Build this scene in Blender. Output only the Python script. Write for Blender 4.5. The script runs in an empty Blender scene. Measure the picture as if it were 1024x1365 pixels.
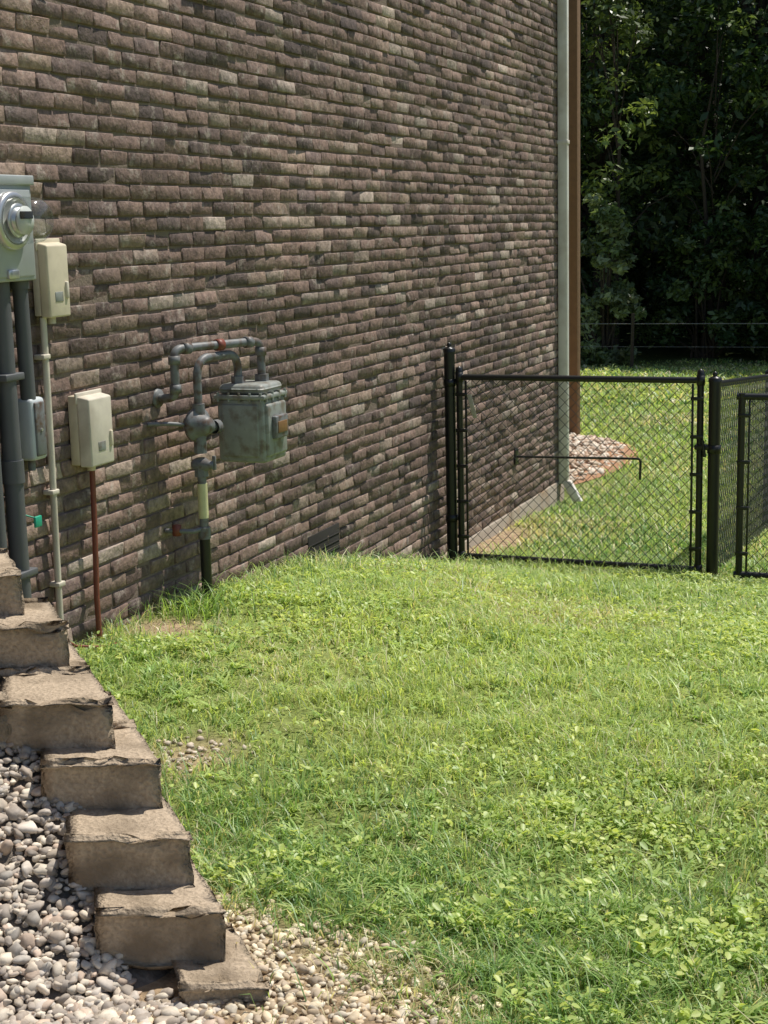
import bpy, bmesh, math, random
import numpy as np
from mathutils import Vector, Matrix, noise
rng=np.random.default_rng(7); random.seed(7)
scene=bpy.context.scene
LIFT=1.7
# ------------------------------------------------------------------ helpers
class MB:
    def __init__(s): s.v=[];s.f=[];s.m=[];s.sm=[]
    def add(s,vs,fs,mat=0,smooth=False):
        o=len(s.v); s.v.extend([tuple(p) for p in vs])
        for f in fs: s.f.append(tuple(i+o for i in f)); s.m.append(mat); s.sm.append(smooth)
    def rbox(s,lo,hi,bev=0.005,mat=0,seg=2,smooth=True,xf=None):
        bm=bmesh.new(); bmesh.ops.create_cube(bm,size=1)
        lo=Vector(lo);hi=Vector(hi);c=(lo+hi)/2;d=hi-lo
        for v in bm.verts: v.co=Vector((v.co.x*d.x,v.co.y*d.y,v.co.z*d.z))
        if bev>0: bmesh.ops.bevel(bm,geom=list(bm.edges),offset=bev,segments=seg,affect='EDGES',profile=.5)
        vs=[(v.co+c) for v in bm.verts]
        if xf: vs=[xf(p) for p in vs]
        bm.verts.index_update()
        s.add(vs,[[v.index for v in f.verts] for f in bm.faces],mat,smooth and bev>0); bm.free()
    def tube(s,pts,r,n=10,mat=0,smooth=True,caps=True):
        pts=[Vector(p) for p in pts]; N=len(pts)
        rs=r if isinstance(r,(list,tuple)) else [r]*N
        tang=[]
        for i in range(N):
            a=pts[max(i-1,0)];b=pts[min(i+1,N-1)]; t=(b-a)
            tang.append(t.normalized() if t.length>1e-9 else Vector((0,0,1)))
        t0=tang[0]; ref=Vector((0,0,1)) if abs(t0.z)<.9 else Vector((1,0,0))
        u=t0.cross(ref).normalized(); vs=[]
        for i in range(N):
            t=tang[i]; u=(u-t*u.dot(t)).normalized(); w=t.cross(u)
            for k in range(n):
                a=2*math.pi*k/n; vs.append(pts[i]+(u*math.cos(a)+w*math.sin(a))*rs[i])
        fs=[]
        for i in range(N-1):
            for k in range(n):
                fs.append((i*n+k,i*n+(k+1)%n,(i+1)*n+(k+1)%n,(i+1)*n+k))
        s.add(vs,fs,mat,smooth)
        if caps:
            s.add([vs[k] for k in range(n)],[tuple(range(n))[::-1]],mat)
            s.add([vs[(N-1)*n+k] for k in range(n)],[tuple(range(n))],mat)
    def lathe(s,base,axis,prof,n=24,mat=0,smooth=True):
        axis=Vector(axis).normalized(); base=Vector(base)
        ref=Vector((0,0,1)) if abs(axis.z)<.9 else Vector((1,0,0))
        u=axis.cross(ref).normalized(); w=axis.cross(u); vs=[]
        for d,r in prof:
            for k in range(n):
                a=2*math.pi*k/n; vs.append(base+axis*d+(u*math.cos(a)+w*math.sin(a))*max(r,1e-4))
        fs=[]
        for i in range(len(prof)-1):
            for k in range(n): fs.append((i*n+k,i*n+(k+1)%n,(i+1)*n+(k+1)%n,(i+1)*n+k))
        s.add(vs,fs,mat,smooth)
    def obj(s,name,mats,parent=None):
        me=bpy.data.meshes.new(name); me.from_pydata(s.v,[],s.f)
        for m in mats: me.materials.append(m)
        me.polygons.foreach_set('material_index',s.m); me.polygons.foreach_set('use_smooth',s.sm)
        me.update()
        ob=bpy.data.objects.new(name,me); scene.collection.objects.link(ob)
        if parent: ob.parent=parent
        return ob
def empty(name):
    e=bpy.data.objects.new(name,None); scene.collection.objects.link(e); return e
def fast_mesh(name,verts,faces,mat,col=None,smooth=False,parent=None):
    me=bpy.data.meshes.new(name)
    nv=len(verts); me.vertices.add(nv); me.vertices.foreach_set('co',np.asarray(verts,dtype=np.float32).ravel())
    loops=np.concatenate([f.ravel() for f in faces]).astype(np.int32)
    tot=np.concatenate([np.full(len(f),f.shape[1]) for f in faces]).astype(np.int32)
    st=np.concatenate([[0],np.cumsum(tot)[:-1]]).astype(np.int32)
    me.loops.add(len(loops)); me.loops.foreach_set('vertex_index',loops)
    me.polygons.add(len(tot)); me.polygons.foreach_set('loop_start',st); me.polygons.foreach_set('loop_total',tot)
    if smooth: me.polygons.foreach_set('use_smooth',np.ones(len(tot),dtype=bool))
    me.update(calc_edges=True)
    if col is not None:
        at=me.color_attributes.new('Col','FLOAT_COLOR','POINT')
        c=np.ones((nv,4),dtype=np.float32); c[:,:3]=col; at.data.foreach_set('color',c.ravel())
    me.materials.append(mat); me.validate()
    ob=bpy.data.objects.new(name,me); scene.collection.objects.link(ob)
    if parent: ob.parent=parent
    return ob
_w=np.random.default_rng(99).uniform(0,1,(40,8,3))
def nz(x,y,f,seed=0):
    s=0
    for i in range(8):
        a=_w[seed,i,0]*2*math.pi; k=f*(0.6+1.1*_w[seed,i,1]); s=s+np.sin((x*math.cos(a)+y*math.sin(a))*k+_w[seed,i,2]*20)
    return s/4.0
# ------------------------------------------------------------------ materials
def mat_base(name):
    m=bpy.data.materials.new(name); m.use_nodes=True
    return m,m.node_tree.nodes,m.node_tree.links,m.node_tree.nodes['Principled BSDF']
def mat_simple(name,col,rough=.6,metal=0,bump=0.0,scale=60,var=.25,spec=.5,dirt=None,dscale=8):
    m,N,L,B=mat_base(name)
    tc=N.new('ShaderNodeTexCoord'); no=N.new('ShaderNodeTexNoise'); no.inputs['Scale'].default_value=scale; no.inputs['Detail'].default_value=6
    L.new(tc.outputs['Object'],no.inputs['Vector'])
    mx=N.new('ShaderNodeMix'); mx.data_type='RGBA'
    mx.inputs[6].default_value=tuple(c*(1-var) for c in col)+(1,); mx.inputs[7].default_value=tuple(min(1,c*(1+var)) for c in col)+(1,)
    L.new(no.outputs['Fac'],mx.inputs[0]); out=mx.outputs[2]
    if dirt:
        n2=N.new('ShaderNodeTexNoise'); n2.inputs['Scale'].default_value=dscale; n2.inputs['Detail'].default_value=8; L.new(tc.outputs['Object'],n2.inputs['Vector'])
        cr=N.new('ShaderNodeValToRGB'); cr.color_ramp.elements[0].position=.48; cr.color_ramp.elements[1].position=.66; L.new(n2.outputs['Fac'],cr.inputs[0])
        m2=N.new('ShaderNodeMix'); m2.data_type='RGBA'; L.new(cr.outputs[0],m2.inputs[0]); L.new(out,m2.inputs[6]); m2.inputs[7].default_value=tuple(dirt)+(1,); out=m2.outputs[2]
    L.new(out,B.inputs['Base Color']); B.inputs['Roughness'].default_value=rough; B.inputs['Metallic'].default_value=metal
    B.inputs['Specular IOR Level'].default_value=spec
    if bump>0:
        bp=N.new('ShaderNodeBump'); bp.inputs['Strength'].default_value=1; bp.inputs['Distance'].default_value=bump
        L.new(no.outputs['Fac'],bp.inputs['Height']); L.new(bp.outputs[0],B.inputs['Normal'])
    return m
def mat_leaf(name,trans=.45,rough=.55,spec=.3,gain=1.0):
    m,N,L,B=mat_base(name)
    at=N.new('ShaderNodeAttribute'); at.attribute_name='Col'
    L.new(at.outputs['Color'],B.inputs['Base Color']); B.inputs['Roughness'].default_value=rough; B.inputs['Specular IOR Level'].default_value=spec
    tr=N.new('ShaderNodeBsdfTranslucent'); hs=N.new('ShaderNodeMix'); hs.data_type='RGBA'; hs.blend_type='MULTIPLY'; hs.inputs[0].default_value=1
    L.new(at.outputs['Color'],hs.inputs[6]); hs.inputs[7].default_value=(1.25*gain,1.2*gain,.65*gain,1); L.new(hs.outputs[2],tr.inputs['Color'])
    ms=N.new('ShaderNodeMixShader'); ms.inputs[0].default_value=trans
    L.new(B.outputs[0],ms.inputs[1]); L.new(tr.outputs[0],ms.inputs[2]); L.new(ms.outputs[0],N['Material Output'].inputs['Surface'])
    return m
def mat_attr(name,rough=.85,noise_scale=40,var=.35,bump=.002,spec=.3,bscale=None,patch=None,zoned=False):
    m,N,L,B=mat_base(name)
    at=N.new('ShaderNodeAttribute'); at.attribute_name='Col'; tc=N.new('ShaderNodeTexCoord')
    no=N.new('ShaderNodeTexNoise'); no.inputs['Scale'].default_value=noise_scale; no.inputs['Detail'].default_value=8; no.inputs['Roughness'].default_value=.65
    L.new(tc.outputs['Object'],no.inputs['Vector'])
    mr=N.new('ShaderNodeMapRange'); mr.inputs[1].default_value=.3; mr.inputs[2].default_value=.7; mr.inputs[3].default_value=1-var; mr.inputs[4].default_value=1+var
    L.new(no.outputs['Fac'],mr.inputs[0])
    mu=N.new('ShaderNodeMix'); mu.data_type='RGBA'; mu.blend_type='MULTIPLY'; mu.inputs[0].default_value=1
    L.new(at.outputs['Color'],mu.inputs[6]); L.new(mr.outputs[0],mu.inputs[7]); out=mu.outputs[2]
    if zoned:
        n3=N.new('ShaderNodeTexNoise'); n3.inputs['Scale'].default_value=.9; n3.inputs['Detail'].default_value=5; L.new(tc.outputs['Object'],n3.inputs['Vector'])
        r3=N.new('ShaderNodeMapRange'); r3.inputs[1].default_value=.35; r3.inputs[2].default_value=.65; r3.inputs[3].default_value=.75; r3.inputs[4].default_value=1.28; L.new(n3.outputs['Fac'],r3.inputs[0])
        m3=N.new('ShaderNodeMix'); m3.data_type='RGBA'; m3.blend_type='MULTIPLY'; m3.inputs[0].default_value=1; L.new(out,m3.inputs[6]); L.new(r3.outputs[0],m3.inputs[7]); out=m3.outputs[2]
    if patch:
        n2=N.new('ShaderNodeTexNoise'); n2.inputs['Scale'].default_value=patch[1]; n2.inputs['Detail'].default_value=8; n2.inputs['Roughness'].default_value=.7; L.new(tc.outputs['Object'],n2.inputs['Vector'])
        cr=N.new('ShaderNodeValToRGB'); cr.color_ramp.elements[0].position=patch[2]; cr.color_ramp.elements[1].position=patch[3]; L.new(n2.outputs['Fac'],cr.inputs[0])
        m2=N.new('ShaderNodeMix'); m2.data_type='RGBA'; L.new(cr.outputs[0],m2.inputs[0]); L.new(out,m2.inputs[6]); m2.inputs[7].default_value=tuple(patch[0])+(1,); out=m2.outputs[2]
    L.new(out,B.inputs['Base Color']); B.inputs['Roughness'].default_value=rough; B.inputs['Specular IOR Level'].default_value=spec
    if bump>0:
        bn=no
        if bscale:
            bn=N.new('ShaderNodeTexNoise'); bn.inputs['Scale'].default_value=bscale; bn.inputs['Detail'].default_value=7; L.new(tc.outputs['Object'],bn.inputs['Vector'])
        bp=N.new('ShaderNodeBump'); bp.inputs['Distance'].default_value=bump; L.new(bn.outputs['Fac'],bp.inputs['Height']); L.new(bp.outputs[0],B.inputs['Normal'])
    return m
M_grass=mat_leaf('grass_blade',.48,.42,.5)
M_leaf=mat_leaf('tree_leaf',.35,.38,.5)
M_ground=mat_attr('ground_soil_grass',.95,25,.45,.02,.1)
M_brick=mat_attr('brick',.72,30,.5,.006,.45,bscale=48,patch=((.40,.345,.29),13,.55,.72),zoned=True)
M_mortar=mat_simple('mortar',(.22,.175,.14),.95,bump=.004,scale=80,spec=.1)
M_found=mat_simple('concrete_foundation',(.36,.31,.25),.9,bump=.004,scale=30,dirt=(.30,.20,.12),dscale=3)
M_block=mat_simple('concrete_block',(.44,.355,.26),.95,bump=.008,scale=95,var=.6,dirt=(.24,.19,.135),dscale=7,spec=.15)
M_peb=mat_attr('pebble',.75,35,.25,.001,.35)
M_black=mat_simple('black_vinyl',(.012,.013,.013),.35,scale=20,spec=.5)
M_mesh=mat_simple('black_vinyl_wire',(.02,.025,.022),.3,scale=20,spec=.7)
M_gray=mat_simple('gray_painted_steel',(.27,.29,.27),.5,scale=25,bump=.0006,dirt=(.17,.15,.12),dscale=22)
M_graypipe=mat_simple('gray_pipe_paint',(.17,.18,.185),.5,scale=30,bump=.0006,dirt=(.10,.065,.045),dscale=25)
M_meterbox=mat_simple('meter_box_paint',(.40,.43,.43),.45,metal=.2,scale=10)
M_pvc=mat_simple('pvc_conduit',(.10,.105,.11),.55,scale=6)
M_beige=mat_simple('beige_plastic',(.66,.59,.44),.55,scale=18,dirt=(.54,.48,.35),dscale=9)
M_beige2=mat_simple('weathered_plastic',(.62,.57,.47),.6,scale=18,dirt=(.48,.43,.34),dscale=7)
M_lgray=mat_simple('light_gray_plastic',(.52,.56,.58),.5,scale=10)
M_copper=mat_simple('red_brown_conduit',(.20,.055,.035),.5,scale=30)
M_tag=mat_simple('yellow_tag',(.60,.58,.33),.6,scale=20)
M_white=mat_simple('white_aluminium',(.87,.84,.79),.45,scale=8,dirt=(.70,.65,.58),dscale=5,var=.06)
M_wood=mat_simple('stained_wood',(.20,.115,.06),.8,scale=14,bump=.003)
M_steel=mat_simple('meter_dial_metal',(.6,.6,.6),.3,metal=.7,scale=10)
M_dial=mat_simple('meter_dial_face',(.6,.6,.57),.5,scale=10)
M_dark=mat_simple('dark_void',(.02,.018,.015),.9)
M_brown=mat_simple('brown_index',(.22,.12,.05),.5)
M_roof=mat_simple('roof_shingle',(.10,.09,.085),.95,bump=.01,scale=25)
M_bark=mat_simple('bark',(.05,.038,.028),.95,bump=.02,scale=12)
M_paper=mat_simple('paper_tag',(.5,.46,.38),.8)
M_teal=mat_simple('teal_plastic',(.02,.35,.22),.5)
def mat_glass():
    m,N,L,B=mat_base('clear_glass')
    t=N.new('ShaderNodeBsdfTransparent'); t.inputs[0].default_value=(.93,.96,.96,1); gg=N.new('ShaderNodeBsdfGlossy'); gg.inputs['Roughness'].default_value=.12
    lw=N.new('ShaderNodeLayerWeight'); lw.inputs[0].default_value=.2; ms=N.new('ShaderNodeMixShader')
    mr=N.new('ShaderNodeMapRange'); mr.inputs[1].default_value=0; mr.inputs[2].default_value=1; mr.inputs[3].default_value=.05; mr.inputs[4].default_value=.45
    L.new(lw.outputs['Facing'],mr.inputs[0]); L.new(mr.outputs[0],ms.inputs[0]); L.new(t.outputs[0],ms.inputs[1]); L.new(gg.outputs[0],ms.inputs[2])
    L.new(ms.outputs[0],N['Material Output'].inputs['Surface']); return m
M_glass=mat_glass()
# ------------------------------------------------------------------ terrain
yk=np.array([-60,0,2.7,4.0,4.87,5.57,6.5,7.34,8.2,9.05,10.5,12.16,16,27,34,50,90,160,400])
zw=np.array([-1.66,-1.68,-1.69,-1.63,-1.585,-1.62,-1.69,-1.79,-2.01,-2.16,-2.25,-2.33,-2.42,-2.62,-2.2,2.5,11,20,24])
zr=np.array([-1.66,-1.68,-1.69,-1.67,-1.69,-1.74,-1.81,-1.92,-2.04,-2.16,-2.26,-2.33,-2.42,-2.62,-2.2,2.5,11,20,24])
yf=np.linspace(-60,400,9201)
def smooth1(z):
    a=np.interp(yf,yk,z); k=np.hanning(15); k/=k.sum(); p=np.pad(a,7,mode='edge'); return np.convolve(p,k,'valid')
ZW=smooth1(zw);ZR=smooth1(zr)
def H(x,y):
    x=np.asarray(x,float);y=np.asarray(y,float)
    w=np.clip((-x-1.3)/1.6,0,1); w=w*w*(3-2*w)
    z=np.interp(y,yf,ZW)*w+np.interp(y,yf,ZR)*(1-w)
    z=z+.018*nz(x,y,2.4,1)+.022*nz(x,y,.9,2)*np.clip((y-2)/4,0,1)*np.clip((14-y)/4,0,1)+.009*nz(x,y,7,18)*np.clip((12-y)/3,0,1)
    far=np.clip((y-28)/20,0,1); z=z+far*nz(x,y,.12,3)*1.2
    return z
O=np.array([-1.55,2.823]); bdir=np.array([-.68,.73]); bdir/=np.linalg.norm(bdir)
ndir=np.array([-.73,-.68]); ndir/=np.linalg.norm(ndir)
def sn(x,y):
    dx=x-O[0];dy=y-O[1]; return dx*bdir[0]+dy*bdir[1], dx*ndir[0]+dy*ndir[1]
def soilmask(x,y):
    m=np.zeros_like(x)
    s,n=sn(x,y)
    edge=3.03+.08*nz(x,y,7,4)+(x+1.3)*(-.22)
    m=np.maximum(m,np.clip((edge-y)/.22+.22,0,1)*np.clip((-.82-x+.06*nz(x,y,9,19))/.18,0,1))
    m=np.maximum(m,np.clip((n+.10+.06*nz(x,y,9,5))/.08,0,1)*(s>-.6))
    m=np.maximum(m,np.clip(1.1-np.hypot((x+3.1)/.30,(y-9.9)/.9),0,1)*1.6)
    m=np.maximum(m,np.clip(1-np.hypot((x+3.0)/.22,(y-5.15)/.25),0,1)*1.5)
    m=np.maximum(m,np.clip(1.25-np.hypot((x+2.26)/.15,(y-3.98)/.22),0,1)*.9)
    return np.clip(m,0,1)
xs=np.unique(np.concatenate([-np.geomspace(7,260,26)[::-1],np.arange(-7,3,.07),np.geomspace(3,260,28)]))
ys=np.unique(np.concatenate([-np.geomspace(1,60,10)[::-1],np.arange(-.9,14,.07),np.geomspace(14,400,60)]))
X,Y=np.meshgrid(xs,ys); Z=H(X,Y)
V=np.stack([X.ravel(),Y.ravel(),Z.ravel()],1); nx=len(xs);ny=len(ys)
I=(np.arange(ny-1)[:,None]*nx+np.arange(nx-1)[None,:]).ravel()
F=np.stack([I,I+1,I+1+nx,I+nx],1)
g=np.array([.20,.24,.075]);so=np.array([.36,.265,.17]);dk=np.array([.02,.035,.012])
sm=soilmask(V[:,0],V[:,1])[:,None]; fr=np.clip((V[:,1]-26)/3,0,1)[:,None]
vv=(1+.25*nz(V[:,0],V[:,1],1.5,7))[:,None]
C=(g*vv*(1-sm)+so*sm)*(1-fr)+dk*fr
fast_mesh('ground',V,[F],M_ground,C,smooth=True)
# ------------------------------------------------------------------ grass lawn
def zone(y0,y1,dens):
    A=(y1-y0); xl=-0.8*y1-.3; xr=.9
    if y0<12.2: xl=max(xl,-3.17)
    else: xl=-.40*y1
    n=int(A*(xr-xl)*dens); x=rng.uniform(xl,xr,n); y=rng.uniform(y0,y1,n)
    xr_=-.126*y+.7; xl_=-.80*y-.3
    k=(x<xr_)&(x>xl_)
    return x[k],y[k]
bx=[];by=[];bw=[];bh=[]
for y0,y1,d,w,h in [(2.4,3.6,14000,.0032,.045),(3.6,5,11500,.0036,.045),(5,7,8000,.0045,.045),(7,9.6,5000,.006,.045),(9.6,14,1700,.010,.05),(14,20,560,.018,.055),(20,27.5,280,.03,.06)]:
    x,y=zone(y0,y1,d); bx.append(x);by.append(y);bw.append(np.full(len(x),w));bh.append(np.full(len(x),h))
bx=np.concatenate(bx);by=np.concatenate(by);bw=np.concatenate(bw);bh=np.concatenate(bh)
sm=soilmask(bx,by)
rock=(((bx+4.1)/.95)**2+((by-14.3)/2.1)**2<1)
keep=(rng.uniform(0,1,len(bx))>sm*.95)&~((bx<-3.19)&(by<12.2))&~rock
s_,n_=sn(bx,by); keep&=~((n_>-.03)&(s_>-.25)&(by<4.2))
thin=.35+.65*np.clip(nz(bx,by,3.0,8)*.6+nz(bx,by,14,20)*.6+.5,0,1)
keep&=rng.uniform(0,1,len(bx))<np.where(by<9,thin,1)
bx,by,bw,bh=bx[keep],by[keep],bw[keep],bh[keep]; n=len(bx)
clump=np.clip(nz(bx,by,12,9)*.7+nz(bx,by,2.2,10)*.4+nz(bx,by,27,16)*.7,-1.1,1.7)
clump=np.where(by>9.6,clump*.4,clump)
h=bh*(1+.6*clump)*rng.uniform(.5,1.4,n)
tall=rng.uniform(0,1,n)<.04; h[tall]*=1.8
wallside=(bx<-2.85)&(by<9)&(rng.uniform(0,1,n)<.5); h[wallside]*=1.6
h=np.clip(h,.012,.14)
ang=rng.uniform(0,2*math.pi,n); bend=rng.uniform(.2,1.6,n)*h
dirang=ang+rng.normal(0,.4,n)+math.pi/2
wx=np.cos(ang)*bw*rng.uniform(.6,1.5,n)/2; wy=np.sin(ang)*bw/2*rng.uniform(.6,1.5,n)
dx=np.cos(dirang)*bend; dy=np.sin(dirang)*bend
z0=H(bx,by)-.004
P=np.zeros((n,5,3))
P[:,0]=np.stack([bx-wx,by-wy,z0],1);P[:,1]=np.stack([bx+wx,by+wy,z0],1)
P[:,2]=np.stack([bx-wx*.8+dx*.35,by-wy*.8+dy*.35,z0+h*.6],1);P[:,3]=np.stack([bx+wx*.8+dx*.35,by+wy*.8+dy*.35,z0+h*.6],1)
P[:,4]=np.stack([bx+dx,by+dy,z0+h*rng.uniform(.6,1,n)],1)
base=np.arange(n)*5
Q=np.stack([base,base+1,base+3,base+2],1);T=np.stack([base+2,base+3,base+4],1)
t1=np.clip(.55+.55*nz(bx,by,1.6,11)+rng.normal(0,.28,n),0,1)[:,None]
cg=np.array([.35,.51,.18])*(1-t1)+np.array([.58,.70,.25])*t1
dry=(rng.uniform(0,1,n)<.10+.45*np.clip(nz(bx,by,2.4,12)-.1,0,1)+.5*np.clip(sm[keep]*1.0,0,.8))[:,None]
cg=np.where(dry,np.array([.76,.70,.46]),cg)
deep=(rng.uniform(0,1,n)<.12+.55*np.clip(nz(bx,by,2.0,13)-.1,0,1)+.40*np.clip((4.2-by)/1.2,0,1)*np.clip((bx+1.6)/.8,0,1))[:,None]&~dry
cg=np.where(deep,np.array([.20,.36,.13]),cg)
cg=cg*rng.uniform(.70,1.25,(n,1))
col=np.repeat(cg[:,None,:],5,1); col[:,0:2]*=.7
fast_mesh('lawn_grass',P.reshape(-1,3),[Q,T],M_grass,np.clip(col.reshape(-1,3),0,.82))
# broad-leaf weeds / clover
nW=9000
x=rng.uniform(-3.1,.4,nW*5); y=rng.uniform(2.7,8.8,nW*5)
k=(x<-.126*y+.5)&(x>-.8*y)&(soilmask(x,y)<.2)&(rng.uniform(0,1,len(x))<np.clip(.16+.40*nz(x,y,1.9,14)+.45*nz(x,y,8,15)*np.clip(nz(x,y,1.4,17)+.6,0,1),.03,.8))
x=x[k][:nW];y=y[k][:nW]; m=len(x)
L=4; jit=.012
cx=np.repeat(x,L)+rng.normal(0,jit,m*L);cy=np.repeat(y,L)+rng.normal(0,jit,m*L); a=rng.uniform(0,2*math.pi,m*L); sz=np.repeat(rng.uniform(.005,.0145,m),L)*rng.uniform(.7,1.2,m*L)
hz=np.repeat(rng.uniform(.02,.055,m),L); zc=H(cx,cy)+hz
ca,sa=np.cos(a),np.sin(a); tilt=rng.uniform(-.9,.9,m*L)
prof=[(0.1,0),(.6,.45),(1.3,.5),(1.8,0),(1.3,-.5),(.6,-.45)]
PW=np.zeros((m*L,6,3)); roll=rng.uniform(-.6,.6,m*L)
for i,(r_,t_) in enumerate(prof):
    PW[:,i,0]=cx+sz*(r_*ca-t_*sa); PW[:,i,1]=cy+sz*(r_*sa+t_*ca); PW[:,i,2]=zc+sz*r_*tilt*.7+abs(t_)*sz*.3+t_*roll*sz
bb=np.arange(m*L)*6
FW=[np.stack([bb,bb+1,bb+2,bb+3],1),np.stack([bb,bb+3,bb+4,bb+5],1)]
tw=np.repeat(rng.uniform(0,1,m),L)[:,None]
cw=np.array([.36,.52,.17])*(1-tw)+np.array([.66,.74,.22])*tw
fast_mesh('clover_weeds',PW.reshape(-1,3),FW,M_grass,np.repeat(cw,6,0))
# coarse crabgrass rosettes
nR=1500
x=rng.uniform(-3.0,.4,nR*4); y=rng.uniform(2.7,8.8,nR*4)
k=(x<-.126*y+.5)&(x>-.8*y)&(soilmask(x,y)<.35)&(rng.uniform(0,1,len(x))<np.clip(.35+.5*nz(x,y,3,21),.05,.9)); x=x[k][:nR];y=y[k][:nR];m=len(x)
B_=11; cx=np.repeat(x,B_)+rng.normal(0,.006,m*B_);cy=np.repeat(y,B_)+rng.normal(0,.006,m*B_); a=rng.uniform(0,6.283,m*B_)
ln=np.repeat(rng.uniform(.04,.10,m),B_)*rng.uniform(.6,1.2,m*B_); w_=np.repeat(rng.uniform(.0025,.0045,m),B_); z=H(cx,cy)+.004; up=rng.uniform(.35,1.1,m*B_)
S=4; PR=np.zeros((m*B_,2*S,3))
for i in range(S):
    t=i/(S-1); ww=w_*(1.0-.85*t*t); o=ln*.85*t; zz=z+ln*up*(t-.62*t*t)
    PR[:,2*i]=np.stack([cx+np.cos(a)*o-np.sin(a)*ww,cy+np.sin(a)*o+np.cos(a)*ww,zz],1); PR[:,2*i+1]=np.stack([cx+np.cos(a)*o+np.sin(a)*ww,cy+np.sin(a)*o-np.cos(a)*ww,zz],1)
b=np.arange(m*B_)*2*S; FR=[np.stack([b+2*i,b+2*i+1,b+2*i+3,b+2*i+2],1) for i in range(S-1)]
tr_=np.repeat(rng.uniform(0,1,m),B_)[:,None]; cR=(np.array([.32,.49,.16])*(1-tr_)+np.array([.56,.68,.26])*tr_)*rng.uniform(.8,1.2,(m*B_,1))
fast_mesh('crabgrass',PR.reshape(-1,3),FR,M_grass,np.repeat(cR,2*S,0))
def tuft(name,cx,cy,n,spread,hh,seed):
    r=np.random.default_rng(seed); x=cx+r.normal(0,spread,n);y=cy+r.normal(0,spread,n);h=r.uniform(.5,1,n)*hh;a=r.uniform(0,6.28,n)
    w=.0032; S=5; Pv=np.zeros((n,2*S,3)); z=H(x,y)-.01
    for i in range(S):
        t=i/(S-1); ww=w*(1-t*.9); o=h*.8*t*t; zz=z+h*(t-.35*t*t)
        Pv[:,2*i]=np.stack([x+np.cos(a)*o-np.sin(a)*ww,y+np.sin(a)*o+np.cos(a)*ww,zz],1); Pv[:,2*i+1]=np.stack([x+np.cos(a)*o+np.sin(a)*ww,y+np.sin(a)*o-np.cos(a)*ww,zz],1)
    b=np.arange(n)*2*S; Fs=[np.stack([b+2*i,b+2*i+1,b+2*i+3,b+2*i+2],1) for i in range(S-1)]
    c=np.array([.24,.38,.11])*r.uniform(.6,1.7,(n,1))
    fast_mesh(name,Pv.reshape(-1,3),Fs,M_grass,np.repeat(c,2*S,0))
tuft('tall_grass_tuft',-3.0,5.45,190,.13,.22,1)
tuft('tall_grass_tuft',-2.75,5.9,120,.25,.14,2)
tuft('tall_grass_tuft',-1.95,3.70,220,.15,.13,3)
tuft('tall_grass_tuft',-1.6,3.38,160,.12,.11,4)
tuft('tall_grass_tuft',-2.9,4.7,90,.12,.12,5)
tuft('tall_grass_tuft',-.72,3.1,500,.22,.12,6)
# ------------------------------------------------------------------ pebbles
def ico(sub):
    bm=bmesh.new(); bmesh.ops.create_icosphere(bm,subdivisions=sub,radius=1); bm.verts.index_update()
    v=np.array([p.co[:] for p in bm.verts]); f=np.array([[q.index for q in p.verts] for p in bm.faces]); bm.free(); return v,f
def pebbles(name,x,y,z,size,cols,sub=2,flat=.6,seed=3):
    r=np.random.default_rng(seed); v0,f0=ico(sub); nv=len(v0); n=len(x)
    vars_=[]
    for i in range(16):
        v=v0*(1+.20*np.sin(v0@r.normal(0,2.0,(3,1))+r.uniform(0,6))+.14*np.sin(v0@r.normal(0,3.4,(3,1))+r.uniform(0,6)))
        for q in range(3):
            pn=r.normal(0,1,3);pn/=np.linalg.norm(pn); dd=v@pn; cut=r.uniform(.55,.8); v=v-np.outer(np.clip(dd-cut,0,9),pn)*.85
        v=v*np.array([1,r.uniform(.6,.95),r.uniform(.42,.75)]); vars_.append(v)
    vars_=np.array(vars_); idx=r.integers(0,16,n)
    a=r.uniform(0,6.28,n);b=r.normal(0,.4,n)
    vs=vars_[idx]*size[:,None,None]
    cb,sb=np.cos(b)[:,None],np.sin(b)[:,None]
    X=vs[:,:,0]*cb-vs[:,:,2]*sb; Zz=vs[:,:,0]*sb+vs[:,:,2]*cb; Yy=vs[:,:,1]
    ca,sa=np.cos(a)[:,None],np.sin(a)[:,None]
    PX=X*ca-Yy*sa+x[:,None];PY=X*sa+Yy*ca+y[:,None];PZ=Zz+z[:,None]
    P=np.stack([PX,PY,PZ],2).reshape(-1,3)
    Fs=(f0[None]+(np.arange(n)*nv)[:,None,None]).reshape(-1,3)
    ci=np.array(cols)[r.integers(0,len(cols),n)]*r.uniform(.75,1.2,(n,1))
    return fast_mesh(name,P,[Fs],M_peb,np.clip(np.repeat(ci,nv,0),0,.85),smooth=True)
SC=.74
def GZ(x,y):
    s,n=sn(x,y); m=np.clip(s-.02,0,SC)
    lat=np.clip((n-.02)/.14,0,1)
    return -1.70+.66*m*lat
gc=np.array([(.42,.36,.29),(.50,.44,.36),(.33,.28,.23),(.26,.225,.19),(.56,.50,.41),(.42,.33,.26),(.31,.27,.23),(.46,.41,.355),(.36,.33,.29)])*1.25
gx=np.arange(-3.17,-1.2,.03);gy=np.arange(1.2,4.1,.03);GX,GY=np.meshgrid(gx,gy)
s,nn=sn(GX,GY); GG=np.where((nn>.08)&(s<.8),GZ(GX,GY)-.006,-1.9)
Vg=np.stack([GX.ravel(),GY.ravel(),GG.ravel()],1);I=(np.arange(len(gy)-1)[:,None]*len(gx)+np.arange(len(gx)-1)[None,:]).ravel()
Fg=np.stack([I,I+1,I+1+len(gx),I+len(gx)],1)
gravel=empty('gravel_bed')
fast_mesh('bed_surface',Vg,[Fg],M_ground,np.tile(np.array([.2,.17,.14]),(len(Vg),1)),smooth=True,parent=gravel)
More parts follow.
